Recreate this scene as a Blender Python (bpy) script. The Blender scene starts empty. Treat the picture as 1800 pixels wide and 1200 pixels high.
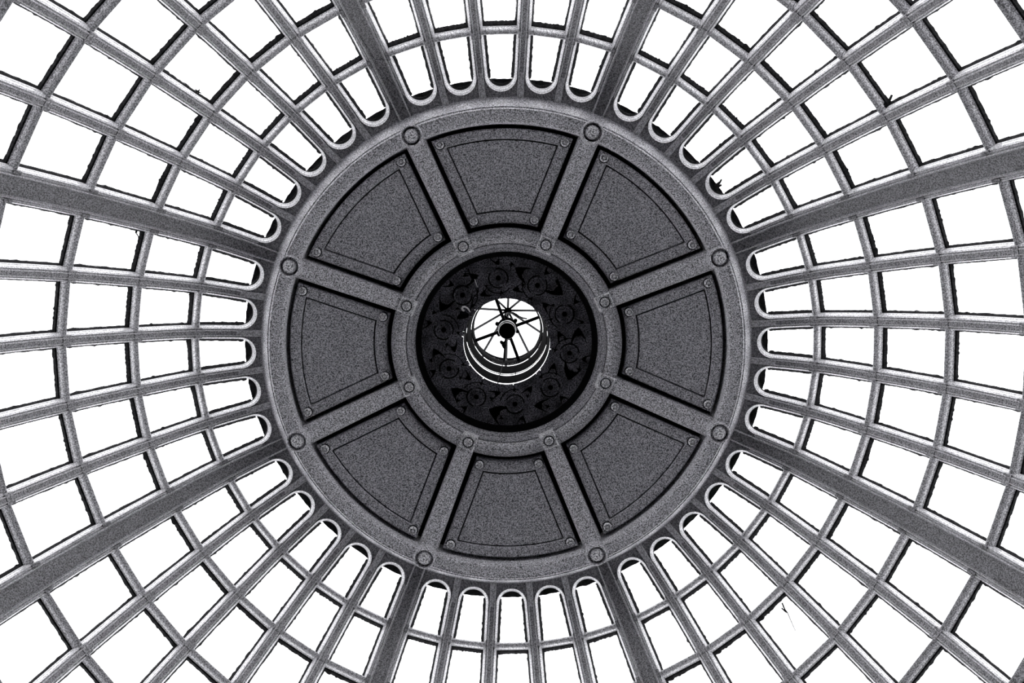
import bpy, bmesh, math, random
import mathutils
from mathutils import Matrix, Vector

random.seed(7)
D = bpy.data
SC = bpy.context.scene
COL = SC.collection
rad, cos, sin, pi = math.radians, math.cos, math.sin, math.pi

# ------------------------------------------------------------------ camera
EYE = 1.6                                   # eye height above the floor
F_PX = 2000.0
CAMX, CAMY = 0.05225, 1.39275
TX, TY = 0.1304427, -0.0001934
def axes():
    cx, sx, cy, sy = cos(TX), sin(TX), cos(TY), sin(TY)
    A = Matrix(((1, 0, 0), (0, cx, -sx), (0, sx, cx)))
    B = Matrix(((cy, 0, sy), (0, 1, 0), (-sy, 0, cy)))
    M = A @ B
    v = lambda j: Vector((-M[0][j], M[1][j], M[2][j]))
    return v(0), v(1), v(2)
RIGHT, UP, FWD = axes()
cam_d = D.cameras.new('camera')
cam_d.sensor_width = 36.0
cam_d.lens = F_PX / 1800.0 * 36.0
cam_d.clip_end = 500
cam = D.objects.new('camera', cam_d)
COL.objects.link(cam)
CAMLOC = Vector((-CAMX, CAMY, EYE))
mm = Matrix((RIGHT, UP, -FWD)).transposed().to_4x4()
mm.translation = CAMLOC
cam.matrix_world = mm
SC.camera = cam

# ------------------------------------------------------------------ sky, exposure
world = D.worlds.new('overcast_sky')
SC.world = world
world.use_nodes = True
bg = world.node_tree.nodes['Background']
bg.inputs['Color'].default_value = (0.985, 0.985, 1.0, 1)
bg.inputs['Strength'].default_value = 4.2
SC.view_settings.view_transform = 'Standard'
SC.view_settings.look = 'None'
SC.view_settings.exposure = 0.0
SC.view_settings.gamma = 1.0
SC.view_settings.use_curve_mapping = False
SC.cycles.max_bounces = 8
SC.cycles.transparent_max_bounces = 16

def at(x, y, h):
    """the point at height h (above the eye) seen at pixel x, y"""
    d = RIGHT * ((x - 900) / F_PX) - UP * ((y - 600) / F_PX) + FWD
    return CAMLOC + d * (h / d.z)

# ------------------------------------------------------------------ materials
def mat(name, base, rough=0.6, grain=0.0, scale=110.0, metallic=0.0, blotch=0.0, spec=0.5, bump=0.0):
    m = D.materials.new(name)
    m.use_nodes = True
    nt = m.node_tree
    b = nt.nodes['Principled BSDF']
    b.inputs['Roughness'].default_value = rough
    b.inputs['Metallic'].default_value = metallic
    b.inputs['Specular IOR Level'].default_value = spec
    b.inputs['Base Color'].default_value = (*base, 1)
    if grain or blotch:
        tc = nt.nodes.new('ShaderNodeTexCoord')
        n1 = nt.nodes.new('ShaderNodeTexNoise')
        n1.inputs['Scale'].default_value = scale
        n1.inputs['Detail'].default_value = 1.0
        nt.links.new(tc.outputs['Object'], n1.inputs['Vector'])
        mr = nt.nodes.new('ShaderNodeMapRange')
        mr.inputs['From Min'].default_value = 0.34
        mr.inputs['From Max'].default_value = 0.66
        mr.inputs['To Min'].default_value = 1 - grain
        mr.inputs['To Max'].default_value = 1 + grain
        nt.links.new(n1.outputs['Fac'], mr.inputs['Value'])
        n2 = nt.nodes.new('ShaderNodeTexNoise')
        n2.inputs['Scale'].default_value = 7.0
        n2.inputs['Detail'].default_value = 4.2
        nt.links.new(tc.outputs['Object'], n2.inputs['Vector'])
        mr2 = nt.nodes.new('ShaderNodeMapRange')
        mr2.inputs['From Min'].default_value = 0.3
        mr2.inputs['From Max'].default_value = 0.7
        mr2.inputs['To Min'].default_value = 1 - blotch
        mr2.inputs['To Max'].default_value = 1 + blotch
        nt.links.new(n2.outputs['Fac'], mr2.inputs['Value'])
        mu = nt.nodes.new('ShaderNodeMath'); mu.operation = 'MULTIPLY'
        nt.links.new(mr.outputs[0], mu.inputs[0]); nt.links.new(mr2.outputs[0], mu.inputs[1])
        vm = nt.nodes.new('ShaderNodeVectorMath'); vm.operation = 'SCALE'
        vm.inputs[0].default_value = base
        nt.links.new(mu.outputs[0], vm.inputs['Scale'])
        nt.links.new(vm.outputs[0], b.inputs['Base Color'])
        if bump:
            bp = nt.nodes.new('ShaderNodeBump')
            bp.inputs['Strength'].default_value = bump
            bp.inputs['Distance'].default_value = 0.004
            nt.links.new(n1.outputs['Fac'], bp.inputs['Height'])
            nt.links.new(bp.outputs[0], b.inputs['Normal'])
    return m

M_PAINT = mat('gritty_white_iron_paint', (0.50, 0.497, 0.515), 0.30, 0.7, 95, blotch=0.10)
M_BAND = mat('shaded_band_paint', (0.175, 0.173, 0.184), 0.5, 0.8, 95, blotch=0.10)  # same paint darkened, to hold down the light on the outer ribs
M_SPAN = mat('shaded_spandrel_paint', (0.28, 0.277, 0.292), 0.5, 0.7, 95, blotch=0.15)  # shade of the sunk spandrels put into the colour; bar bands share it
M_MOULD = mat('highlight_moulding_paint', (0.62, 0.615, 0.635), 0.35, 0.55, 95, blotch=0.08)  # same paint lightened: highlights on the arrises put into the colour
M_DISC = mat('gritty_grey_iron_paint', (0.46, 0.455, 0.48), 0.5, 0.85, 95, blotch=0.06)
M_PANEL = mat('dull_grey_panel_paint', (0.32, 0.316, 0.34), 0.65, 0.85, 95, blotch=0.06)
M_GROOVE = mat('groove_shade_and_crack', (0.015, 0.015, 0.018), 0.9)  # near-black stands for shade in grooves; also the dark of the crack
M_PUTTY = mat('black_putty', (0.012, 0.012, 0.013), 0.9, 0.6, 60, spec=0.1)
M_LEAD = mat('dark_lead_flashing', (0.012, 0.012, 0.014), 0.85, 0.6, 60, spec=0.1)
M_BLACK = mat('black_iron_and_well_shade', (0.0025, 0.0025, 0.003), 0.9, 0.5, 80, spec=0.02)  # near-black iron; on the well lining it stands for missing light
M_BLOCK = mat('gritty_lightened_paint', (0.78, 0.775, 0.80), 0.5, 0.85, 95, blotch=0.06)  # paint lightened to make up for dim light on downward faces
M_FRET = mat('tarnished_dark_iron', (0.075, 0.073, 0.085), 0.8, 0.95, 90, blotch=0.6, spec=0.1)
M_IRON = mat('black_bar_iron', (0.004, 0.004, 0.005), 0.6, 0.3, 60, spec=0.06)
M_STEEL = mat('pale_zinc', (0.75, 0.75, 0.77), 0.3, metallic=0.6)
M_DEBRIS = mat('dry_dark_debris', (0.01, 0.01, 0.01), 0.9, spec=0.1)
M_WALL = mat('grey_light_block', (0.12, 0.12, 0.125), 0.8, 0.1, 20)
M_FLOOR = mat('grey_stone_paving', (0.10, 0.10, 0.105), 0.8, 0.2, 3.0, blotch=0.3)

def glass_mat():
    m = D.materials.new('clear_window_glass')
    m.use_nodes = True
    nt = m.node_tree
    nt.nodes.clear()
    out = nt.nodes.new('ShaderNodeOutputMaterial')
    tr = nt.nodes.new('ShaderNodeBsdfTransparent')
    tr.inputs['Color'].default_value = (0.97, 0.97, 0.975, 1)
    gl = nt.nodes.new('ShaderNodeBsdfGlossy')
    gl.inputs['Roughness'].default_value = 0.03
    mx = nt.nodes.new('ShaderNodeMixShader')
    mx.inputs[0].default_value = 0.05
    nt.links.new(tr.outputs[0], mx.inputs[1]); nt.links.new(gl.outputs[0], mx.inputs[2])
    df = nt.nodes.new('ShaderNodeBsdfDiffuse')
    df.inputs['Color'].default_value = (0.01, 0.01, 0.01, 1)
    tc = nt.nodes.new('ShaderNodeTexCoord')
    vo = nt.nodes.new('ShaderNodeTexVoronoi')
    vo.inputs['Scale'].default_value = 3.2
    nt.links.new(tc.outputs['Object'], vo.inputs['Vector'])
    lt = nt.nodes.new('ShaderNodeMath'); lt.operation = 'LESS_THAN'; lt.inputs[1].default_value = 0.022
    nt.links.new(vo.outputs['Distance'], lt.inputs[0])
    mx2 = nt.nodes.new('ShaderNodeMixShader')
    nt.links.new(lt.outputs[0], mx2.inputs[0])
    nt.links.new(mx.outputs[0], mx2.inputs[1]); nt.links.new(df.outputs[0], mx2.inputs[2])
    nt.links.new(mx2.outputs[0], out.inputs['Surface'])
    return m
M_GLASS = glass_mat()

# ------------------------------------------------------------------ mesh helpers
class MB:
    def __init__(s): s.v = []; s.f = []
    def add(s, vs, fs):
        o = len(s.v); s.v += [tuple(p) for p in vs]; s.f += [tuple(i + o for i in f) for f in fs]
    def sweep(s, rings, closed=True, caps=True, loop=False):
        """rings: cross-sections of equal length, joined one to the next"""
        n = len(rings[0]); vs = [p for r in rings for p in r]; fs = []
        m = len(rings)
        for i in range(m if loop else m - 1):
            a, b = i * n, ((i + 1) % m) * n
            for j in range(n if closed else n - 1):
                k = (j + 1) % n
                fs.append((a + j, a + k, b + k, b + j))
        if caps and closed and not loop:
            fs.append(tuple(range(n - 1, -1, -1))); fs.append(tuple(range((m - 1) * n, m * n)))
        s.add(vs, fs)
    def lathe(s, prof, seg, a0=0.0, a1=2 * pi, axis=None, closed=True):
        """prof: (r, h) points turned about the vertical through axis (Z up)"""
        ax = axis or (0, 0, 0)
        full = abs(a1 - a0 - 2 * pi) < 1e-6
        cnt = seg if full else seg + 1
        rings = [[(ax[0] + r * cos(a), ax[1] + r * sin(a), ax[2] + h) for r, h in prof]
                 for a in (a0 + (a1 - a0) * i / seg for i in range(cnt))]
        s.sweep(rings, closed=closed, caps=True, loop=full)
    def disc(s, r, h0, h1, seg, c=(0, 0, 0)):
        a = [(c[0] + r * cos(2 * pi * i / seg), c[1] + r * sin(2 * pi * i / seg)) for i in range(seg)]
        s.sweep([[(x, y, c[2] + h0) for x, y in a], [(x, y, c[2] + h1) for x, y in a]])
    def prism(s, poly, f0, f1):
        """poly: (x, y) outline; f0/f1 give the two heights at a point"""
        s.sweep([[(x, y, f0(x, y)) for x, y in poly], [(x, y, f1(x, y)) for x, y in poly]])
    def tube(s, pts, r, seg=8):
        pts = [Vector(p) for p in pts]; rings = []
        for i, p in enumerate(pts):
            t = (pts[min(i + 1, len(pts) - 1)] - pts[max(i - 1, 0)]).normalized()
            a = t.orthogonal().normalized() if i == 0 else (a - t * a.dot(t)).normalized()
            b = t.cross(a); rr = r[i] if isinstance(r, (list, tuple)) else r
            rings.append([p + (a * cos(2 * pi * k / seg) + b * sin(2 * pi * k / seg)) * rr for k in range(seg)])
        s.sweep(rings)
    def mesh(s, name, m, smooth=35):
        me = D.meshes.new(name)
        me.from_pydata(s.v, [], s.f)
        bm = bmesh.new(); bm.from_mesh(me)
        bmesh.ops.recalc_face_normals(bm, faces=bm.faces)
        bm.to_mesh(me); bm.free()
        me.materials.append(m)
        if smooth:
            me.shade_smooth(); me.set_sharp_from_angle(angle=rad(smooth))
        return me

def tag(o, label=None, cat=None, group=None, kind=None):
    if label: o['label'] = label
    if cat: o['category'] = cat
    if group: o['group'] = group
    if kind: o['kind'] = kind
    return o
def obj(name, me, parent=None, mw=None):
    o = D.objects.new(name, me); COL.objects.link(o)
    if parent: o.parent = parent
    if mw is not None: o.matrix_local = mw
    return o
def empty(name, mw):
    o = D.objects.new(name, None); COL.objects.link(o)
    o.empty_display_size = 0.1; o.matrix_local = mw
    return o
def RZ(a): return Matrix.Rotation(a, 4, 'Z')
def T(x, y, z): return Matrix.Translation((x, y, z))
Z0 = EYE                                   # every height below is counted from the eye

# ------------------------------------------------------------------ the dome's meridian
KN = [(2.02, 10.262), (2.15, 10.248), (2.276, 10.208), (2.742, 10.034), (3.151, 9.66), (3.567, 9.159),
      (3.933, 8.541), (4.216, 7.857), (4.41, 7.13), (4.50, 6.50)]
def cat(i, t):
    p = [Vector(KN[max(0, min(len(KN) - 1, i + k))]) for k in (-1, 0, 1, 2)]
    return 0.5 * ((2 * p[1]) + (-p[0] + p[2]) * t + (2 * p[0] - 5 * p[1] + 4 * p[2] - p[3]) * t * t
                  + (-p[0] + 3 * p[1] - 3 * p[2] + p[3]) * t ** 3)
SAMP, SARC = [], []
for i in range(len(KN) - 1):
    for k in range(24):
        SAMP.append(cat(i, k / 24))
SAMP.append(Vector(KN[-1]))
acc = 0.0
for i, q in enumerate(SAMP):
    if i: acc += (q - SAMP[i - 1]).length
    SARC.append(acc)
S0 = SARC[24 * 2]
SARC = [a - S0 for a in SARC]              # s = 0 where the arches end
def mer(s):
    for i in range(len(SARC) - 1):
        if s <= SARC[i + 1] or i == len(SARC) - 2:
            t = (s - SARC[i]) / (SARC[i + 1] - SARC[i])
            p = SAMP[i].lerp(SAMP[i + 1], t)
            j0, j1 = max(0, i - 2), min(len(SAMP) - 1, i + 3)
            d = (SAMP[j1] - SAMP[j0]).normalized()
            return p, d, Vector((-d.y, d.x))
def pt(s, u, n, ds=0.0):
    """a point on the dome at azimuth 0: s down the meridian, u across, n outwards from the soffit"""
    p, d, q = mer(s)
    return (p.x + q.x * n + d.x * ds, u, p.y + q.y * n + d.y * ds + Z0)
def Rn(s, n):
    p, d, q = mer(s); return p.x + q.x * n
ROW = [SARC[24 * k] for k in range(3, 9)]   # the six rows of cross bars
PSI0 = rad(180 - 113.627)                  # azimuth of the first boss
SEC = rad(45)
BAY = rad(8.53)
EDGE = 0.062                               # half a bar, to the opening
NG = 0.128                                  # depth of the glass behind the soffit
NP = 0.092                                 # depth of the painted part of a bar
def wop(s, n=0.0): return Rn(s, n) * math.tan(BAY / 2) - EDGE
# centre of the arch's half circle
sc_ = 0.0
for _ in range(30): sc_ = wop(sc_) + 0.018
SCIR = sc_; WCIR = wop(SCIR)

PSEC = ['top', 'top-right', 'right', 'bottom-right', 'bottom', 'bottom-left', 'left', 'top-left']
PCLK = ['twelve', 'half past one', 'three', 'half past four', 'six', 'half past seven', 'nine', 'half past ten']
PBOS = ['eleven o\'clock, left of the top panel', 'one o\'clock, right of the top panel',
        'two o\'clock, above the right panel', 'four o\'clock, below the right panel',
        'five o\'clock, right of the bottom panel', 'seven o\'clock, left of the bottom panel',
        'eight o\'clock, below the left panel', 'ten o\'clock, above the left panel']

# ------------------------------------------------------------------ floor (far below, under the camera)
b = MB(); b.disc(34, -0.3, 0.0, 64)
tag(obj('floor', b.mesh('floor', M_FLOOR, 0)), 'wide grey stone floor under the dome', 'floor', kind='structure')

# unseen opaque wall below the frame, added to block low sky light
b = MB(); b.lathe([(4.56, 0.0), (4.56, 6.85 + EYE), (4.38, 6.90 + EYE), (4.38, 7.09 + EYE), (4.80, 7.09 + EYE), (4.80, 0.0)], 80)
tag(obj('wall_light_block', b.mesh('wall_light_block', M_WALL, 30)), 'unseen round grey wall added below the dome to block low light', 'wall', kind='structure')

# ------------------------------------------------------------------ ceiling shell over the central disc
b = MB()
b.lathe([(0.47, 10.78), (1.0, 10.66), (1.6, 10.50), (2.05, 10.42), (2.32, 10.40), (2.33, 10.46), (2.05, 10.50), (1.0, 10.74), (0.47, 10.86)], 96)
ceil = obj('ceiling', b.mesh('ceiling', M_LEAD), mw=T(0, 0, Z0))
tag(ceil, 'dark shell closing the ceiling above the ring of eight grey panels', 'ceiling', kind='structure')

# ------------------------------------------------------------------ glazed sectors
def frange(a, b_, n): return [a + (b_ - a) * i / n for i in range(n + 1)]
SEND = ROW[5] + 0.03

# radial glazing bar (its frame: azimuth 0 along the bar)
def half_bar(e):
    """profile from the opening edge (e = 0) towards the bar's middle, as (e, n)"""
    return [(0.0, NG), (0.0, NP), (0.003, 0.066), (0.006, 0.064), (0.013, 0.026), (0.015, 0.024), (0.0225, 0.006), (0.0265, 0.018), (0.0300, 0.020), (0.0385, -0.004), (0.0415, -0.006), (0.0455, 0.008)]
HB = half_bar(0)
bar_prof = [(-EDGE + e, n) for e, n in HB] + [(EDGE - e, n) for e, n in reversed(HB)]
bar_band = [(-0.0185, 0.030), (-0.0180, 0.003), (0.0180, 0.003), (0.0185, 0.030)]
b = MB()
b.sweep([[pt(s, u, n) for u, n in bar_prof] for s in frange(SCIR - 0.01, SEND, 34)])
b.sweep([[pt(s, u, n) for u, n in [(-0.0320, 0.03), (-0.0305, 0.017), (-0.0235, -0.003), (-0.0205, -0.004), (-0.0165, 0.002), (0.0165, 0.002), (0.0205, -0.004), (0.0235, -0.003), (0.0305, 0.017), (0.0320, 0.03)]] for s in frange(-0.085, SCIR, 6)])
ME_BAR = b.mesh('glazing_bar', M_MOULD, 30)
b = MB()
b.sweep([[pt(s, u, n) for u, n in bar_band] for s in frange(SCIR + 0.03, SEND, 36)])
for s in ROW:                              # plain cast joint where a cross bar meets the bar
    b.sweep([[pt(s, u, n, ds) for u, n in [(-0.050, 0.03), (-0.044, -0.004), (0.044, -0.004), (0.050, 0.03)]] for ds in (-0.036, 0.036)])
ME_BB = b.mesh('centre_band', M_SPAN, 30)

# arch moulding round the head of an opening (its frame: azimuth 0 in the middle of the bay)
def arch_pt(phi, e, n):
    s = SCIR - sin(phi) * (WCIR + e); u = -cos(phi) * (WCIR + e)
    return pt(s, u, n)
b = MB()
ap = [(0.0, NG - 0.01), (0.0, NP), (0.003, 0.066), (0.006, 0.064), (0.014, 0.026), (0.016, 0.024), (0.0245, 0.000), (0.0300, 0.020), (0.034, 0.05), (0.034, NG - 0.01)]
b.sweep([[arch_pt(pi * i / 20, e, n) for e, n in ap] for i in range(21)])
ME_ARCH = b.mesh('arch_moulding', M_MOULD, 30)

# spandrel plate: five bays between the arches and the ring
b = MB()
STOP = -0.135
for j in range(-2, 3):
    a = BAY * j
    def tw(p):
        return (p[0] * cos(a) - p[1] * sin(a), p[0] * sin(a) + p[1] * cos(a), p[2])
    inner, outer = [], []
    hb = math.tan(BAY / 2)
    wl = math.tan(BAY / 2 + (rad(1.0) if j == -2 else 0)); wr = math.tan(BAY / 2 + (rad(1.0) if j == 2 else 0))
    N = 24
    for i in range(N + 1):
        phi = pi * i / N
        inner.append((SCIR - sin(phi) * (WCIR + 0.027), -cos(phi) * (WCIR + 0.027)))
        if i <= 6: o = (SCIR + (STOP - SCIR) * i / 6, -1)
        elif i < 18: o = (STOP, -1 + 2 * (i - 6) / 12)
        else: o = (STOP + (SCIR - STOP) * (i - 18) / 6, 1)
        outer.append(o)
    rings = []
    for (s1, u1), (s2, k) in zip(inner, outer):
        U = Rn(s2, 0) * (wl if k < 0 else wr) * k
        mid = ((s1 + s2) / 2, (u1 + U) / 2)
        rings.append([tw(pt(s1, u1, 0.018)), tw(pt(mid[0], mid[1], 0.018)), tw(pt(s2, U, 0.018)),
                      tw(pt(s2, U, 0.06)), tw(pt(s1, u1, 0.06))])
    b.sweep(rings)
    # short raised arc between the bars
    rings = []
    for t in frange(-0.62, 0.62, 10):
        k = (1 - (t / 0.62) ** 2) ** 0.5 if abs(t) < 0.62 else 0.0
        aa = a + t * BAY / 2
        def q(ds, n):
            p, d, m = mer(-0.062)
            r_, h_ = p.x + d.x * ds + m.x * n, p.y + d.y * ds + m.y * n
            return (r_ * cos(aa), r_ * sin(aa), h_ + Z0)
        rings.append([q(-0.012, 0.03), q(-0.009, 0.018 - 0.012 * k), q(0.0, 0.018 - 0.02 * k), q(0.006, 0.018 - 0.012 * k), q(0.012, 0.03)])
    b.sweep(rings)
ME_SPAN = b.mesh('spandrel_plate', M_SPAN, 30)

# cross bars, one mesh per row
ME_TR = []
for s in ROW:
    b = MB()
    w = wop(s, 0.05) + 0.03
    pr = [(-0.036, NG), (-0.037, 0.090), (-0.033, 0.078), (-0.031, 0.080), (-0.029, 0.052), (-0.024, 0.034), (-0.014, 0.020), (-0.006, 0.015), (-0.004, 0.019), (0.0, 0.019), (0.003, 0.013),
          (0.015, 0.020), (0.024, 0.034), (0.029, 0.052), (0.031, 0.078), (0.033, 0.076), (0.037, 0.090), (0.036, NP), (0.03, NG)]
    b.sweep([[pt(s, u, n, ds) for ds, n in pr] for u in (-w, w)])
    ME_TR.append(b.mesh('cross_bar', M_PAINT, 30))

# glass panes and the black putty round each
def ragged(n, amp, spike=0.0):
    out = []; v = 0
    for i in range(n):
        v = 0.6 * v + random.uniform(-1, 1) * amp
        out.append(abs(v) + (random.uniform(0, spike) if random.random() < 0.12 else 0))
    return out
ME_PANE, ME_PUT = [], []
LAP = [0.0, 0.062, 0.055, 0.045, 0.038, 0.038]
BOUND = [SCIR - WCIR - 0.10] + ROW
NV = 4
for r in range(6):
    s0, s1 = BOUND[r] + (0.0 if r == 0 else 0.0), BOUND[r + 1] - 0.004
    b = MB()
    rings = []
    for n in (NG + 0.002, NG + 0.008):
        rings.append([pt(s0, -Rn(s0, NG) * math.tan(BAY / 2) + 0.006, n), pt(s0, Rn(s0, NG) * math.tan(BAY / 2) - 0.006, n),
                      pt(s1, Rn(s1, NG) * math.tan(BAY / 2) - 0.006, n), pt(s1, -Rn(s1, NG) * math.tan(BAY / 2) + 0.006, n)])
    b.sweep(rings)
    ME_PANE.append(b.mesh('glass_pane', M_GLASS, 0))
    vs = []
    for v in range(NV):
        b = MB()
        a0 = (SCIR - 0.045) if r == 0 else BOUND[r] + 0.03
        a1 = BOUND[r + 1] - 0.03
        M = 22
        for sg in (-1, 1):
            rg = ragged(M + 1, 0.004, 0.008)
            rings = []
            for i, s in enumerate(frange(a0, a1, M)):
                w = wop(s, NG)
                w0 = wop(s, NP)
                rings.append([pt(s, sg * (w + 0.006), NP + 0.004), pt(s, sg * (w0 - 0.001), NP + 0.004), pt(s, sg * (w - (0.024 if r == 0 else 0.017) - rg[i]), NG), pt(s, sg * (w + 0.006), NG)])
            b.sweep(rings)
        if r:                              # along the upper cross bar: the wide dirty lap
            w = wop(a0, NG); rg = ragged(M + 1, 0.006, 0.010)
            rings = []
            for i, u in enumerate(frange(-w, w, M)):
                rings.append([pt(BOUND[r], u, 0.080, 0.03), pt(BOUND[r], u, 0.092, 0.046), pt(BOUND[r], u, NG, LAP[r] + rg[i]), pt(BOUND[r], u, NG, 0.02)])
            b.sweep(rings)
        else:                              # dark wall round the arch head
            b.sweep([[arch_pt(pi * i / 20, e, n) for e, n in [(0.012, NP + 0.004), (-0.001, NP + 0.004), (-0.006, NG), (0.012, NG)]] for i in range(21)])
        w = wop(a1, NG); rg = ragged(M + 1, 0.003, 0.004)
        rings = []
        for i, u in enumerate(frange(-w, w, M)):
            rings.append([pt(BOUND[r + 1], u, NP, -0.030), pt(BOUND[r + 1], u, NP, -0.037), pt(BOUND[r + 1], u, NG, -0.040 - rg[i]), pt(BOUND[r + 1], u, NG, -0.02)])
        b.sweep(rings)
        vs.append(b.mesh('putty', M_PUTTY, 0))
    ME_PUT.append(vs)

# lead flashing over the heads of the panes, its lower edge ragged
ME_FL = []
for v in range(8):
    b = MB(); rings = []
    for j in range(-2, 3):
        rg = ragged(13, 0.005, 0.006)
        chord = 0.076
        for i, t in enumerate(frange(-1, 1, 12)):
            if j > -2 and i == 0: continue
            a = BAY * j + t * BAY / 2 * (1.2 if abs(j) == 2 and t * j > 0 else 1)
            def q(s, n):
                p, d, m = mer(s); k = 1 / cos(t * BAY / 2)
                r_, h_ = p.x + m.x * n, p.y + m.y * n
                return (r_ * cos(a), r_ * sin(a), h_ + Z0)
            sE = chord + rg[i]
            rings.append([q(-0.20, NG + 0.012), q(sE, NG + 0.012), q(sE, NG + 0.022), q(-0.20, NG + 0.03)])
    b.sweep(rings)
    ME_FL.append(b.mesh('flashing', M_LEAD, 0))

for k in range(8):
    psi = PSI0 + SEC * (k + 0.5)
    p, d, m = mer(ROW[2])
    org = T(p.x, 0, p.y + Z0)
    root = empty('window_%d' % (k + 1), RZ(psi) @ org)
    tag(root, 'white barred glass sector of the dome at the %s, %s o\'clock' % (PSEC[k], PCLK[k]) if k % 2 == 0 else
        'white barred glass sector of the dome at %s, %s' % (PCLK[k], PSEC[k]), 'window', 'glazed sectors of the dome', 'structure')
    inv = org.inverted()
    obj('spandrel_plate', ME_SPAN, root, inv)
    obj('flashing', ME_FL[k], root, inv)
    for j in range(4):
        gb = obj('glazing_bar', ME_BAR, root, inv @ RZ(BAY * (j - 1.5)))
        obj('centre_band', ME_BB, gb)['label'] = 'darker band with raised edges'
    for j in range(5):
        L = inv @ RZ(BAY * (j - 2))
        obj('arch_moulding', ME_ARCH, root, L)
        for r in range(6):
            obj('cross_bar', ME_TR[r], root, L)
            pn = obj('glass_pane', ME_PANE[r], root, L)
            obj('putty', random.choice(ME_PUT[r]), pn)

# ------------------------------------------------------------------ main ribs between the sectors
def rib_edge(s, n=0.0): return EDGE + Rn(s, n) * (rad(45) - 5 * BAY) / 2
SR = frange(SCIR - 0.01, SEND, 34)
b = MB()
for sg in (-1, 1):
    rings = []
    for s in frange(SCIR - 0.01, SEND, 34):
        E = rib_edge(s)
        pr = [(E, NG), (E, NP), (E - 0.003, 0.066), (E - 0.006, 0.064), (E - 0.013, 0.026), (E - 0.015, 0.024), (E - 0.0225, 0.006), (E - 0.0265, 0.018), (E - 0.031, 0.018),
              (E - 0.039, 0.000), (E - 0.043, 0.012), (E - 0.048, 0.018), (E - 0.057, -0.006), (E - 0.060, -0.008), (E - 0.064, 0.004), (E - 0.067, -0.006), (E - 0.072, 0.012), (E - 0.072, NG)]
        rings.append([pt(s, sg * u, n) for u, n in pr])
    b.sweep(rings)
for sg in (-1, 1):
    b.sweep([[pt(s, sg * (rib_edge(s) + u), n) for u, n in [(-0.046, 0.03), (-0.048, 0.018), (-0.057, -0.004), (-0.060, -0.006), (-0.066, 0.007), (-0.070, 0.03)]] for s in frange(-0.10, SCIR, 6)])
ME_RM = b.mesh('edge_moulding', M_MOULD, 30)
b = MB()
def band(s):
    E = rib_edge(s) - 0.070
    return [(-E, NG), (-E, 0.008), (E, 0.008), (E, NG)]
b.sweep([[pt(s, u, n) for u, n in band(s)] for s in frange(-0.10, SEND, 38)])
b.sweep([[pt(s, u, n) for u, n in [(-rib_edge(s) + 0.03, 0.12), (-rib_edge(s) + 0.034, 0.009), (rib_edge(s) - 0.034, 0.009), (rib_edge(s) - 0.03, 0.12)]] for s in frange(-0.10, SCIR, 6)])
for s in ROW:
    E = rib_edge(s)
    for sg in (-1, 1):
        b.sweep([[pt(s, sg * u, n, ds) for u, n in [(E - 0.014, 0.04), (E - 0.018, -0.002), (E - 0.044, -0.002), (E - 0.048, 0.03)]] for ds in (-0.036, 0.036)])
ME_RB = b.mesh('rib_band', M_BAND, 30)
for k in range(8):
    psi = PSI0 + SEC * k
    p, d, m = mer(-0.1)
    org = T(p.x, 0, p.y + Z0)
    root = empty('dome_rib', RZ(psi) @ org)
    tag(root, 'broad dome rib outward from the boss at ' + PBOS[k], 'rib', 'main ribs of the dome')
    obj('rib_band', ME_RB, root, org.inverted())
    obj('edge_moulding', ME_RM, root, org.inverted())
    if k == 0:                             # the hairline crack in the top-left rib
        b = MB()
        path = [(0.78, 0.050), (0.66, 0.036), (0.56, 0.030), (0.52, 0.020), (0.50, -0.030), (0.47, -0.075)]
        path2 = [(0.44, 0.012), (0.38, 0.004), (0.33, -0.002), (0.27, -0.02), (0.24, -0.04)]
        for pp in (path, path2):
            b.tube([pt(s, -u, 0.0065) for s, u in pp], 0.0022, 5)
        obj('crack', b.mesh('crack', M_GROOVE), root, org.inverted())['label'] = 'dark hairline crack in the paint'

# ------------------------------------------------------------------ ring beam round the disc
b = MB()
b.lathe([(2.240, 10.36), (2.232, 10.245), (2.206, 10.205), (2.192, 10.165), (2.170, 10.130), (2.152, 10.092), (2.148, 10.082), (2.132, 10.052), (2.126, 10.058), (2.122, 10.050),
         (2.108, 10.024), (2.100, 10.030), (2.094, 10.026), (2.020, 10.020), (1.996, 10.030), (1.986, 10.055), (1.986, 10.36)], 160)
tag(obj('ring_beam', b.mesh('ring_beam', M_DISC, 25), mw=T(0, 0, Z0)), 'large moulded grey ring beam framing the eight ceiling panels', 'ring')

# bosses
def boss_meshes():
    c = MB(); c.lathe([(0.100, 0.10), (0.100, -0.004), (0.095, -0.026), (0.088, -0.032), (0.082, -0.020), (0.080, 0.07), (0.080, 0.10)], 36)
    g = MB(); g.disc(0.081, 0.06, 0.09, 32)
    k = MB()
    k.lathe([(0.0005, -0.026), (0.012, -0.036), (0.016, -0.028), (0.050, -0.022), (0.058, -0.014), (0.060, 0.0), (0.060, 0.065), (0.0005, 0.065)], 32)
    for i in range(6):
        k.disc(0.008, -0.034, -0.015, 8, (0.036 * cos(i * 1.05 + .3), 0.036 * sin(i * 1.05 + .3), 0))
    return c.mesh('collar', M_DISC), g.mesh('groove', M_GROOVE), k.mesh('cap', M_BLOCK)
MC, MG, MK = boss_meshes()
tilt = Matrix.Rotation(rad(-4), 4, 'Y')
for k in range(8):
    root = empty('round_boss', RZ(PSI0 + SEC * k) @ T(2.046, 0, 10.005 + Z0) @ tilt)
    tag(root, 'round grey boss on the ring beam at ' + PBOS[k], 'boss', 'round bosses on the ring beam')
    obj('collar', MC, root); obj('groove', MG, root)['label'] = 'black groove'; obj('cap', MK, root)

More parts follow.
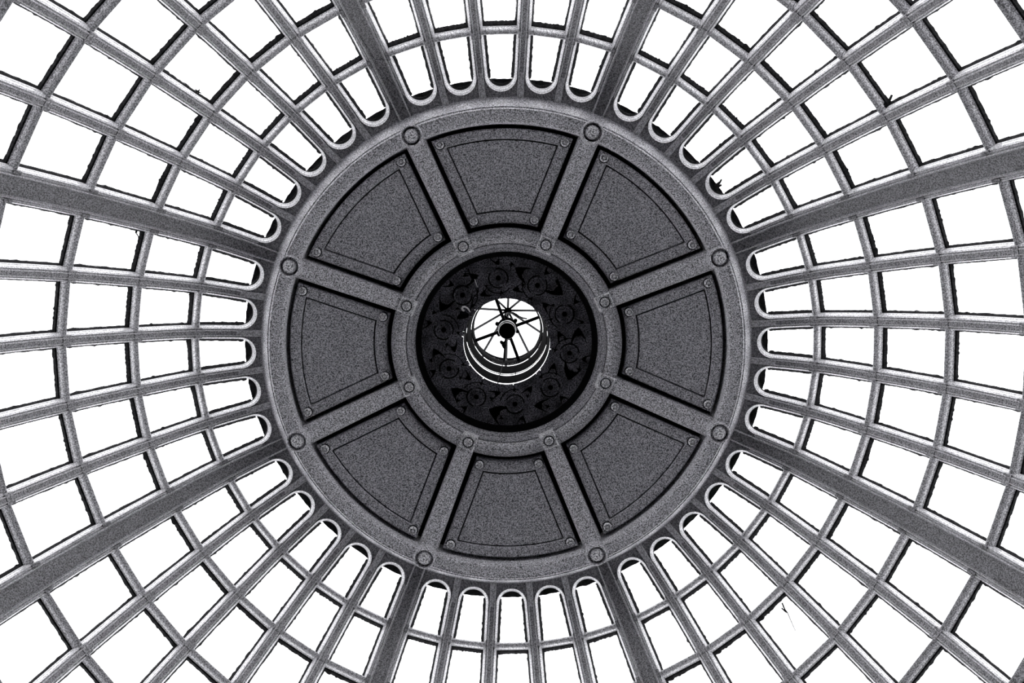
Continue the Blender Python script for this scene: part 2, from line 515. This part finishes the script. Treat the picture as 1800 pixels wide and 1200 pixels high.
# ------------------------------------------------------------------ ceiling panels
def hp(r): return 10.130 + (1.995 - r) * (10.455 - 10.130) / (1.995 - 1.085)      # height of the panel face
def panel_edge(r, d, t):
    a = rad(22.5) - math.asin(d / r)
    return (r * cos(a * t), r * sin(a * t))
def panel_outline(r0, r1, d, n=16, cut=0.0):
    o = []
    for t in frange(-1, 1, n): o.append(panel_edge(r1, d, t))
    for r in frange(r1, r0, 6)[1:-1]: o.append(panel_edge(r, d, 1))
    for t in frange(1, -1, n): o.append(panel_edge(r0, d, t))
    for r in frange(r0, r1, 6)[1:-1]: o.append(panel_edge(r, d, -1))
    return o
hf = lambda dz: (lambda x, y: hp(math.hypot(x, y)) + dz + Z0)
R0, R1 = 1.112, 1.950
A = panel_outline(R0, R1, 0.130)
Bq = panel_outline(R0 + 0.012, R1 - 0.012, 0.142)
C_ = panel_outline(R0 + 0.100, R1 - 0.085, 0.224)
C2 = panel_outline(R0 + 0.108, R1 - 0.091, 0.230)
def P3(o, dz): return [(x, y, hf(dz)(x, y)) for x, y in o]
b = MB()
prof = [P3(A, 0.09), P3(A, 0.012), P3(Bq, 0.0), P3(C_, 0.0), P3(C2, 0.020), P3(C2, 0.09)]
b.sweep(prof, caps=False, loop=True)
ME_BORD = b.mesh('border', M_PANEL, 25)
b = MB()
def gridprism(o):
    n = 17
    top = o[:n]; side = o[n:n + 5]; bot = o[n + 5:2 * n + 5]; side2 = o[2 * n + 5:]
    rows = []
    for i in range(7):
        f = i / 6
        r = (R1 - 0.103) + ((R0 + 0.118) - (R1 - 0.103)) * f
        rows.append([panel_edge(r, 0.240, t) for t in frange(-1, 1, 16)])
    return rows
rows = gridprism(C_)
vs, fs = [], []
for dz in (0.012, 0.05):
    for rw in rows: vs += P3(rw, dz)
nc = 17; nr = 7; off = nc * nr
for i in range(nr - 1):
    for j in range(nc - 1):
        q = (i * nc + j, i * nc + j + 1, (i + 1) * nc + j + 1, (i + 1) * nc + j)
        fs.append(q); fs.append(tuple(x + off for x in reversed(q)))
rim = [j for j in range(nc)] + [i * nc + nc - 1 for i in range(1, nr)] + [(nr - 1) * nc + j for j in range(nc - 2, -1, -1)] + [i * nc for i in range(nr - 2, 0, -1)]
for i in range(len(rim)):
    a_, c_ = rim[i], rim[(i + 1) % len(rim)]
    fs.append((a_, a_ + off, c_ + off, c_))
b.add(vs, fs)
ME_FIELD = b.mesh('field', M_PANEL, 25)
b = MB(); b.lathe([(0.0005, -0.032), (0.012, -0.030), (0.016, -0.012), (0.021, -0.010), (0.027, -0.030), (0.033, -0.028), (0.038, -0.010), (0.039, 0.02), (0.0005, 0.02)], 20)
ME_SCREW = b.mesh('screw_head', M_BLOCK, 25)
b = MB(); b.lathe([(0.036, 0.02), (0.036, -0.003), (0.047, -0.003), (0.048, 0.02)], 20)
ME_SHRING = b.mesh('shade_ring', M_GROOVE, 25)  # flush black ring standing for the shade round a screw head
for k in range(8):
    psi = PSI0 + SEC * (k + 0.5)
    org = T(1.55, 0, hp(1.55) + Z0)
    root = empty('ceiling_panel', RZ(psi) @ org)
    tag(root, 'grey wedge-shaped recessed ceiling panel at the %s of the disc, %s o\'clock' % (PSEC[k], PCLK[k]) if k % 2 == 0 else
        'grey wedge-shaped recessed ceiling panel at %s of the disc, %s' % (PCLK[k], PSEC[k]), 'panel', 'ceiling panels of the disc')
    inv = org.inverted()
    obj('border', ME_BORD, root, inv); obj('field', ME_FIELD, root, inv)
    for r, d in ((R1 - 0.050, 0.186), (R0 + 0.056, 0.178)):
        for sg in (-1, 1):
            x, y = panel_edge(r, d, sg)
            sh = obj('screw_head', ME_SCREW, root, inv @ T(x, y, hp(r) + Z0))
            obj('shade_ring', ME_SHRING, sh)['label'] = 'dark ring standing for the shade round the screw'

# ------------------------------------------------------------------ half-round ribs of the disc
b = MB()
rings = []
for i, r in enumerate(frange(0.99, 2.01, 10)):
    h = 10.065 + (2.0 - r) * (10.395 - 10.065) / 1.01
    w = 0.080 + 0.012 * (r - 1.0)
    rings.append([(r, -w, h + 0.24 + Z0)] + [(r, -w * cos(pi * q / 10), h + 0.08 - 0.075 * sin(pi * q / 10) + Z0) for q in range(11)] + [(r, w, h + 0.24 + Z0)])
b.sweep(rings)
ME_DR = b.mesh('ceiling_rib', M_DISC, 35)
for k in range(8):
    o = obj('ceiling_rib', ME_DR, mw=RZ(PSI0 + SEC * k))
    tag(o, 'half-round disc rib inward from the boss at ' + PBOS[k], 'rib', 'half-round ribs of the disc')

# ------------------------------------------------------------------ inner ring, collar and square blocks
b = MB()
b.lathe([(1.072, 10.60), (1.070, 10.455), (1.058, 10.425), (1.035, 10.402), (1.005, 10.392), (0.975, 10.394), (0.948, 10.406), (0.934, 10.424), (0.932, 10.432), (0.932, 10.60)], 128)
tag(obj('inner_ring', b.mesh('inner_ring', M_DISC, 35), mw=T(0, 0, Z0)), 'smaller rounded grey ring joining the inner ends of the eight ribs', 'ring')
b = MB()
b.lathe([(0.931, 10.60), (0.930, 10.436), (0.922, 10.428), (0.914, 10.432), (0.910, 10.446), (0.884, 10.476), (0.880, 10.474), (0.874, 10.480), (0.860, 10.506), (0.855, 10.504), (0.851, 10.508), (0.851, 10.60)], 128)
tag(obj('collar_ring', b.mesh('collar_ring', M_PANEL, 25), mw=T(0, 0, Z0)), 'narrow stepped collar inside the inner ring at the lip of the dark well', 'ring')
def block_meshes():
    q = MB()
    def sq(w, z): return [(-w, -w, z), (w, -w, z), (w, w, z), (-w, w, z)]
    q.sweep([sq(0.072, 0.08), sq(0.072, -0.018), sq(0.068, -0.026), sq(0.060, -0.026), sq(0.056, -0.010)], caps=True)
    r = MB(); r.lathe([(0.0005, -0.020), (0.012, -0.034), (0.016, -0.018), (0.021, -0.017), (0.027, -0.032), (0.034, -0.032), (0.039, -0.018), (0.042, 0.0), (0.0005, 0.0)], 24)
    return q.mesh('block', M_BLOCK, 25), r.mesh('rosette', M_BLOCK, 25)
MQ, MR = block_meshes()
b = MB(); b.lathe([(0.043, 0.0), (0.043, -0.0135), (0.051, -0.0135), (0.051, 0.0)], 24)
MQG = b.mesh('groove', M_GROOVE, 0)  # flat black ring, the shade of a groove put into its colour
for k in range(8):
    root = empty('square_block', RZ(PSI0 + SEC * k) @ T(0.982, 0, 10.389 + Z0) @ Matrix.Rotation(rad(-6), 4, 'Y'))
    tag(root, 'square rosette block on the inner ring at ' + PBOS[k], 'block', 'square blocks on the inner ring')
    obj('block', MQ, root); obj('rosette', MR, root); obj('groove', MQG, root)['label'] = 'dark ring standing for groove shade round the rosette'

# ------------------------------------------------------------------ dark well and its ornamental plate
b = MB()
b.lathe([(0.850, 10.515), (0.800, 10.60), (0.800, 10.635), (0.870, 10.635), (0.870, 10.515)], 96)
tag(obj('well_lining', b.mesh('well_lining', M_BLACK), mw=T(0, 0, Z0)), 'black sloping lining of the well inside the collar ring', 'lining')  # unlit wall: its shade is put into the near-black colour
PR = 0.602
PSR = rad(180 - 97.44)
HL = 10.600
def flat(o, z0=HL, z1=10.63):
    q = MB(); q.prism(o, lambda x, y: z0, lambda x, y: z1); return q
# rosette (frame: azimuth 0 through its centre)
b = MB(); b.lathe([(0.080, 0.03), (0.079, -0.002), (0.073, -0.010), (0.066, -0.004), (0.062, 0.03)], 32)
for i in range(6):
    a = 2 * pi * i / 6
    o = [(0.048 * cos(a) + 0.013 * cos(q) * cos(a) - 0.011 * sin(q) * sin(a), 0.048 * sin(a) + 0.013 * cos(q) * sin(a) + 0.011 * sin(q) * cos(a)) for q in frange(0, 2 * pi, 10)[:-1]]
    b.prism(o, lambda x, y: 0.0, lambda x, y: 0.03)
b.lathe([(0.032, 0.03), (0.032, 0.002), (0.027, -0.003), (0.024, 0.03)], 20)
ME_ROS = b.mesh('rosette', M_FRET, 30)
def leaf(cx, cy, L, W, ang, bend=0.0, n=8):
    l, r = [], []
    for i in range(n + 1):
        t = i / n; x = (t - 0.5) * L
        w = W * sin(pi * t ** 0.75) * (1 + 0.25 * sin(t * 15))
        y = bend * (t - 0.5) ** 2
        l.append((x, y + w / 2)); r.append((x, y - w / 2))
    o = [l[0]] + l[1:-1] + [l[-1]] + r[1:-1][::-1]
    return [(cx + x * cos(ang) - y * sin(ang), cy + x * sin(ang) + y * cos(ang)) for x, y in o]
def arc_slot(cx, cy, r, w, a0, a1, n=14):
    o = [(cx + (r + w / 2) * cos(a), cy + (r + w / 2) * sin(a)) for a in frange(a0, a1, n)]
    return o + [(cx + (r - w / 2) * cos(a), cy + (r - w / 2) * sin(a)) for a in frange(a1, a0, n)]
def spin(o, a): return [(x * cos(a) - y * sin(a), x * sin(a) + y * cos(a)) for x, y in o]
# pierced plate: openings cut between the rosettes (the leaf tracery is what is left)
rnd = random.Random(11)
holes = []
for j in range(10):
    a = PSR + rad(36) * j
    hs = [[(PR + 0.034 * cos(t), 0.034 * sin(t)) for t in frange(0, 2 * pi, 14)[:-1]]]
    g = rnd.uniform(0, 6.28)
    hs.append(arc_slot(PR, 0, 0.090, 0.012, g, g + 2.6)); hs.append(arc_slot(PR, 0, 0.090, 0.012, g + 3.3, g + 5.7))
    g = rnd.uniform(2.2, 4.2)
    hs.append(arc_slot(PR, 0, 0.142, 0.010, g - 0.9, g + 0.7, 12))
    sg = rnd.choice((-1, 1)); big = rnd.uniform(1.0, 1.7)
    c18 = (0.63 * cos(rad(18)), 0.63 * sin(rad(18)))
    hs.append(leaf(c18[0] + 0.05, c18[1] + 0.01, 0.13 * big, 0.060 * big, rad(18) + rnd.uniform(-0.5, 0.5), 0.5 * sg))
    c = (0.50 * cos(rad(17)), 0.50 * sin(rad(17)))
    hs.append(leaf(c[0], c[1], 0.10, 0.055, rad(18) + rnd.uniform(-0.6, 0.6), 0.4))
    hs.append(leaf(0.470, rnd.uniform(-0.02, 0.02), 0.075, 0.030, rnd.uniform(1.0, 2.1), 0.5))
    hs.append(leaf(0.742, rnd.uniform(-0.06, 0.06), 0.105, 0.040, rnd.uniform(1.0, 2.1), -0.4))
    c = (0.735 * cos(rad(11)), 0.735 * sin(rad(11)))
    hs.append(leaf(c[0], c[1], 0.07, 0.034, rnd.uniform(0, 3.1), 0.4))
    c = (0.56 * cos(rad(-13)), 0.56 * sin(rad(-13)))
    hs.append(leaf(c[0], c[1], 0.06, 0.028, rnd.uniform(0, 3.1), 0.4))
    holes += [spin(h, a) for h in hs]
NC = 120
verts2, edges2 = [], []
def ring2(o):
    k0 = len(verts2); verts2.extend(Vector(q) for q in o)
    edges2.extend((k0 + i, k0 + (i + 1) % len(o)) for i in range(len(o)))
ring2([(0.84 * cos(2 * pi * i / NC), 0.84 * sin(2 * pi * i / NC)) for i in range(NC)])
ring2([(0.407 * cos(2 * pi * i / NC), 0.407 * sin(2 * pi * i / NC)) for i in range(NC)])
for h in holes: ring2(h)
V2, E2, F2, _, _, _ = mathutils.geometry.delaunay_2d_cdt(verts2, edges2, [], 0, 1e-5)
def inside(px_, py_, o):
    c = False; k = len(o) - 1
    for i in range(len(o)):
        if (o[i][1] > py_) != (o[k][1] > py_) and px_ < (o[k][0] - o[i][0]) * (py_ - o[i][1]) / (o[k][1] - o[i][1]) + o[i][0]: c = not c
        k = i
    return c
boxes = [(min(q[0] for q in h), max(q[0] for q in h), min(q[1] for q in h), max(q[1] for q in h)) for h in holes]
keep = []
for f in F2:
    cx = sum(V2[i].x for i in f) / len(f); cy = sum(V2[i].y for i in f) / len(f)
    r_ = math.hypot(cx, cy)
    if r_ < 0.4068 or r_ > 0.84: continue
    if any(bx[0] <= cx <= bx[1] and bx[2] <= cy <= bx[3] and inside(cx, cy, h) for bx, h in zip(boxes, holes)): continue
    keep.append(tuple(f))
b = MB()
n2 = len(V2)
vs = [(q.x, q.y, HL) for q in V2] + [(q.x, q.y, HL + 0.012) for q in V2]
cnt = {}
for f in keep:
    for i in range(len(f)):
        e = (f[i], f[(i + 1) % len(f)]); cnt[tuple(sorted(e))] = cnt.get(tuple(sorted(e)), 0) + 1
fs = [f for f in keep] + [tuple(i + n2 for i in reversed(f)) for f in keep]
for f in keep:
    for i in range(len(f)):
        e = (f[i], f[(i + 1) % len(f)])
        if cnt[tuple(sorted(e))] == 1: fs.append((e[1], e[0], e[0] + n2, e[1] + n2))
b.add(vs, fs)
plate = obj('ornamental_plate', b.mesh('ornamental_plate', M_FRET, 0), mw=T(0, 0, Z0))
tag(plate, 'round dark pierced plate with ten rosettes and leaf tracery surrounding the lantern', 'ornament')
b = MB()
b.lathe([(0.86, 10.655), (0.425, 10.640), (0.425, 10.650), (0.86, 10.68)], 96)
obj('backing', b.mesh('backing', M_BLACK), plate)['label'] = 'black backing seen through the openings'
for j in range(10):
    obj('rosette', ME_ROS, plate, RZ(PSR + rad(36) * j) @ T(PR, 0, HL - 0.004))

# ------------------------------------------------------------------ lantern drum
def axis_h(y):
    """height at which the dome's axis is seen at pixel row y"""
    lo, hi = 9.0, 20.0
    for _ in range(50):
        m_ = (lo + hi) / 2
        v = Vector((0, 0, m_ + EYE)) - CAMLOC
        yy = 600 - F_PX * v.dot(UP) / v.dot(FWD)
        if yy > y: lo = m_
        else: hi = m_
    return lo
def rpx(px, h): return px * h / F_PX
drum = empty('lantern_drum', T(0, 0, 10.66 + Z0))
tag(drum, 'black slatted metal drum of the lantern rising above the dark well', 'lantern')
def drum_ring(pts, th=0.010):
    q = MB(); o = [(r + th, h) for r, h in reversed(pts)]
    q.lathe(list(pts) + o, 72)
    obj('drum_ring', q.mesh('drum_ring', M_BLACK, 30), drum, T(0, 0, -10.66))
drum_ring([(0.4052, 10.662), (0.4030, 10.70), (0.3978, 11.055)], 0.003)
drum_ring([(0.3942, 11.098), (0.3928, 11.132)], 0.003)
drum_ring([(0.3915, 11.155), (0.386, 11.22), (0.3657, 11.476)], 0.003)
drum_ring([(0.3605, 11.498), (0.3550, 11.530)], 0.003)
drum_ring([(0.3525, 11.541), (0.346, 11.60), (0.340, 11.70), (0.347, 11.72)], 0.004)
for a in (0.3, 2.4, 4.5):
    q = MB(); q.tube([(0.420 * cos(a), 0.420 * sin(a), 10.61), (0.412 * cos(a), 0.412 * sin(a), 11.15), (0.432 * cos(a), 0.432 * sin(a), 11.76)], 0.004, 6)
    obj('drum_strut', q.mesh('drum_strut', M_BLACK), drum, T(0, 0, -10.66))

# glazed cone roof above the drum
HA = axis_h(546.5)
roof = empty('lantern_roof', T(0, 0, 11.74 + Z0))
tag(roof, 'small ten-sided glass cone closing the top of the lantern drum', 'roof')
ROOFA = PI10 = rad(180 - 16)
RB, HBs = 0.42, 11.76
HC = 12.30                                 # the cone springs from a short glazed drum
def cone(a, t, dr=0.0):
    r = RB + (0.03 - RB) * t + dr
    return (r * cos(a), r * sin(a), HC + (HA - HC) * t - 11.74)
def sidew(a, h, dr=0.0): return ((RB + dr) * cos(a), (RB + dr) * sin(a), h - 11.74)
for j in range(10):
    a, a2 = ROOFA + rad(36) * j, ROOFA + rad(36) * (j + 1)
    q = MB(); q.sweep([[cone(a, 0, .02), cone(a2, 0, .02), cone(a2, 1, .02), cone(a, 1, .02)], [cone(a, 0, .026), cone(a2, 0, .026), cone(a2, 1, .026), cone(a, 1, .026)]])
    obj('glass_pane', q.mesh('roof_pane', M_GLASS, 0), roof)
    q = MB(); q.sweep([[sidew(a, 11.80, .012), sidew(a2, 11.80, .012), sidew(a2, HC, .012), sidew(a, HC, .012)], [sidew(a, 11.80, .018), sidew(a2, 11.80, .018), sidew(a2, HC, .018), sidew(a, HC, .018)]])
    obj('side_pane', q.mesh('side_pane', M_GLASS, 0), roof)
    q = MB(); q.tube([cone(a, 0), cone(a, 0.5), cone(a, 1)], 0.014, 6)
    obj('spoke', q.mesh('spoke', M_IRON), roof)
    q = MB(); q.tube([sidew(a, 11.76), sidew(a, HC)], 0.014, 6)
    obj('mullion', q.mesh('mullion', M_IRON), roof)
q = MB(); q.lathe([(0.405, -0.02), (0.445, -0.02), (0.445, 0.02), (0.405, 0.02)], 60)
obj('eaves_ring', q.mesh('eaves_ring', M_IRON), roof, T(0, 0, HC - 11.74))
q = MB(); q.lathe([(0.0005, -0.04), (0.018, -0.035), (0.032, -0.015), (0.032, 0.03), (0.0005, 0.05)], 16)
obj('finial', q.mesh('finial', M_IRON), roof, T(0, 0, HA - 11.74))
q = MB(); q.lathe([(0.430, -0.015), (0.447, -0.015), (0.447, 0.03), (0.430, 0.03)], 60)
obj('sill_ring', q.mesh('sill_ring', M_IRON), roof, T(0, 0, 0.02))

# hub with four arms hung in the drum
HH = axis_h(581.5)
hub = empty('vent_hub', T(0, 0, HH + Z0))
tag(hub, 'black cylindrical hub held by four bars in the middle of the lantern', 'vent')
q = MB(); q.lathe([(0.0005, 0.03), (0.066, 0.03), (0.070, 0.004), (0.076, 0.0), (0.084, 0.004), (0.085, 0.03), (0.085, 0.10), (0.089, 0.11), (0.089, 0.135), (0.085, 0.145), (0.085, 0.30), (0.0005, 0.30)], 36)
obj('hub_body', q.mesh('hub_body', M_IRON, 30), hub)
q = MB(); q.lathe([(0.081, 0.002), (0.082, -0.002), (0.084, -0.001), (0.0855, 0.006)], 36, closed=True)
obj('hub_rim_glint', q.mesh('hub_rim_glint', M_STEEL, 30), hub)['label'] = 'pale rim standing for a lit edge'  # pale metal stands for light caught on the hub's lower edge
q = MB(); q.lathe([(0.089, 0.105), (0.094, 0.110), (0.094, 0.128), (0.089, 0.133)], 36)
obj('hub_band_glint', q.mesh('hub_band_glint', M_STEEL, 30), hub)['label'] = 'pale band standing for a lit edge'  # second bright crescent of the hub, its highlight put into the metal colour
q = MB(); q.disc(0.105, 0.29, 0.315, 24)
for i in range(6):
    a = i * pi / 3 + 0.35
    q.disc(0.022, 0.27, 0.34, 6, (0.112 * cos(a), 0.112 * sin(a), 0))
obj('flange', q.mesh('flange', M_IRON, 30), hub)
for i in range(4):
    a = rad(180 - 20.3) + i * pi / 2
    q = MB()
    t = Vector((cos(a), sin(a), 0)); n = Vector((-sin(a), cos(a), 0)); z = Vector((0, 0, 1))
    h0 = 11.60 - HH
    q.sweep([[t * r + n * 0.016 + z * h0, t * r - n * 0.016 + z * h0, t * r - n * 0.016 + z * (h0 + 0.03), t * r + n * 0.016 + z * (h0 + 0.03)] for r in (0.06, 0.350)])
    obj('arm', q.mesh('arm', M_IRON, 0), hub)
q = MB()
hl = 11.95
q.tube([at(x, y, h) - Vector((0, 0, HH + Z0)) for x, y, h in [(888, 553, 11.75), (893, 550, 11.9), (901, 549.5, 11.95), (907, 553, 11.95), (913, 557, 11.95), (920, 559, 11.9), (926, 560, 11.85)]], [0.010, 0.010, 0.012, 0.014, 0.012, 0.009, 0.008], 6)
obj('lever', q.mesh('lever', M_IRON), hub)

# cables and hook
q = MB()
P = [at(889, 596, 11.45), at(888, 606, 11.42), at(887, 616, 11.43), at(886.5, 626, 11.45), at(886, 634, 11.47), at(883.5, 640, 11.42), at(880, 654, 11.05), at(877.5, 661, 10.98), at(875.5, 668, 10.75), at(875, 674, 10.66), at(876.5, 684, 10.585), at(877.5, 692, 10.59)]
Rr = [0.011, 0.013, 0.010, 0.012, 0.010, 0.006, 0.006, 0.006, 0.006, 0.006, 0.004, 0.003]
q.tube(P, Rr, 6)
cb = obj('power_cable', q.mesh('power_cable', M_IRON)); tag(cb, 'thick black cable hanging from the hub down the lower drum wall', 'cable')
q = MB()
q.tube([at(878.5, 600, 11.4), at(882, 602, 11.4), at(886, 603, 11.4), at(889, 599, 11.4)], [0.006, 0.022, 0.018, 0.008], 8)
q.tube([at(881, 602, 11.4), at(881, 596.5, 11.38)], [0.008, 0.004], 6)
q.tube([at(884, 606, 11.4), at(886, 612, 11.42)], [0.016, 0.008], 6)
tag(obj('lamp_holder', q.mesh('lamp_holder', M_IRON)), 'small black lamp holder just under the hub on the cable', 'lamp holder')
def wire(name, pts, r, label, m=M_IRON):
    q = MB(); q.tube([at(*p) for p in pts], r, 5)
    tag(obj(name, q.mesh(name, m)), label, 'wire')
wire('thin_wire', [(886, 583, 11.44), (872, 587, 11.5), (855, 592, 11.55), (836, 597, 11.6)], 0.0018, 'thin wire from the hub to the left rim of the drum')
wire('thin_wire', [(892, 592, 11.43), (903, 592.5, 11.5), (912, 598, 11.55), (922, 604.5, 11.6)], 0.0022, 'thin wire from the hub toward the lower right rim')
wire('thin_wire', [(871.5, 588, 11.42), (874, 594, 11.42), (877, 599, 11.42)], 0.0022, 'short wire loop between hub and lamp holder')
q = MB()
hpts = [(816.5, 546, 10.52), (813.5, 545, 10.52), (812, 542, 10.52), (813.5, 539.5, 10.52), (817, 539, 10.52), (821, 541, 10.52), (824, 544, 10.53), (826.5, 548.5, 10.54)]
hk = empty('cable_hook', Matrix.Translation(at(817, 550, 10.54)))
tag(hk, 'bright bent metal hook with dark bulb beside the upper left of the drum', 'hook')
loc = at(817, 550, 10.54)
q.tube([at(*p) - loc for p in hpts], [0.009, 0.011, 0.011, 0.010, 0.009, 0.008, 0.007, 0.004], 8)
obj('hook', q.mesh('hook', M_STEEL), hk)['label'] = 'pale metal hook'
q = MB(); q.tube([at(x, y, 10.545) - loc for x, y in [(810, 547), (813, 551), (818, 554), (824, 553)]], [0.012, 0.035, 0.034, 0.012], 10)
obj('bulb', q.mesh('bulb', M_BLACK), hk)['label'] = 'black bulb'
q = MB()
for i in range(6):
    y = 560 + i * 2.6
    q.tube([at(815.5 + (i % 2) * .6, y, 10.55) - loc, at(816 + (i % 2) * .6, y + 1.7, 10.55) - loc], 0.003, 5)
obj('chain', q.mesh('chain', M_FRET), hk)
q = MB(); q.tube([at(*p) for p in [(823, 472, 10.57), (826, 482, 10.56), (829, 489, 10.55), (834, 491, 10.55)]] + [at(837, 497, 10.55), at(840, 507, 10.55), at(840, 514, 10.56), at(832, 523, 10.57), at(829, 536, 10.57), at(826, 548, 10.55)], 0.006, 6)
tag(obj('loose_cable', q.mesh('loose_cable', M_BLACK)), 'loose black cable across the upper left of the ornamental plate', 'cable')
q = MB(); q.tube([at(834.5, 490.5, 10.535), at(837, 498, 10.535), at(839.6, 505, 10.535)], [0.004, 0.005, 0.003], 6)
tag(obj('metal_clip', q.mesh('metal_clip', M_STEEL)), 'short bright metal clip on the loose cable above the hook', 'clip')

# ------------------------------------------------------------------ debris lying on the glass
def glass_point(x, y):
    o_, best = CAMLOC, None
    d = (RIGHT * ((x - 900) / F_PX) - UP * ((y - 600) / F_PX) + FWD)
    lo = None
    for i in range(4000):
        p = o_ + d * (8.0 + i * 0.0012)
        r = math.hypot(p.x, p.y)
        # signed height over the glass meridian
        for j in range(1):
            pass
        s_lo, s_hi = -0.2, SEND
        for _ in range(18):
            m_ = (s_lo + s_hi) / 2
            if Rn(m_, NG) < r: s_lo = m_
            else: s_hi = m_
        pm, dm, nm = mer(s_lo)
        if p.z - Z0 > pm.y + nm.y * NG: return p
    return p
def twig(name, px, py, strokes, r, label):
    c = glass_point(px, py) - Vector((0, 0, 0.02))
    q = MB()
    for st in strokes:
        q.tube([RIGHT * (x * 0.005) - UP * (y * 0.005) + Vector((0, 0, 0.004 * i)) for i, (x, y) in enumerate(st)], [r * (1 - 0.6 * i / len(st)) for i in range(len(st))], 5)
    tag(obj(name, q.mesh(name, M_DEBRIS), mw=Matrix.Translation(c)), label, 'debris')
twig('leaf_clump', 1557, 176, [[(-3, 12), (-4, 2), (-8, -4), (-13, -12)], [(-2, 12), (1, 4), (6, -2), (9, -8)], [(-6, 8), (1, 7), (7, 2)], [(-2, 12), (-1, 5), (2, 0)], [(-4, 11), (5, 8)]], 0.019, 'dark clump of leaf debris in a pane corner of the top-right sector')
twig('leaf_clump', 1262, 324, [[(-6, 8), (-3, 2), (2, -2), (6, -9)], [(-5, 9), (0, 4), (6, 1)], [(-6, 4), (-2, 0), (4, -5)]], 0.016, 'dark clump of debris in an arch head above two o\'clock')
twig('leaf_clump', 349, 161, [[(-6, -2), (0, 0), (5, 3)], [(0, 0), (3, -3)], [(-4, -3), (2, 2)]], 0.008, 'small ragged scrap of debris on a bar of the top-left sector')
twig('cobweb_strand', 1382, 1072, [[(-8, -14), (-3, -2), (2, 4), (8, 18), (16, 36)], [(-9, -5), (-5, -1), (0, 4)]], 0.008, 'thin dirty cobweb strand across a pane of the bottom-right sector')
twig('leaf_clump', 240, 416, [[(3, -12), (-1, -8), (2, -4), (4, 0), (4, 8)], [(0, -12), (2, -7)]], 0.008, 'curled dark leaf scrap in a pane corner of the left sector')
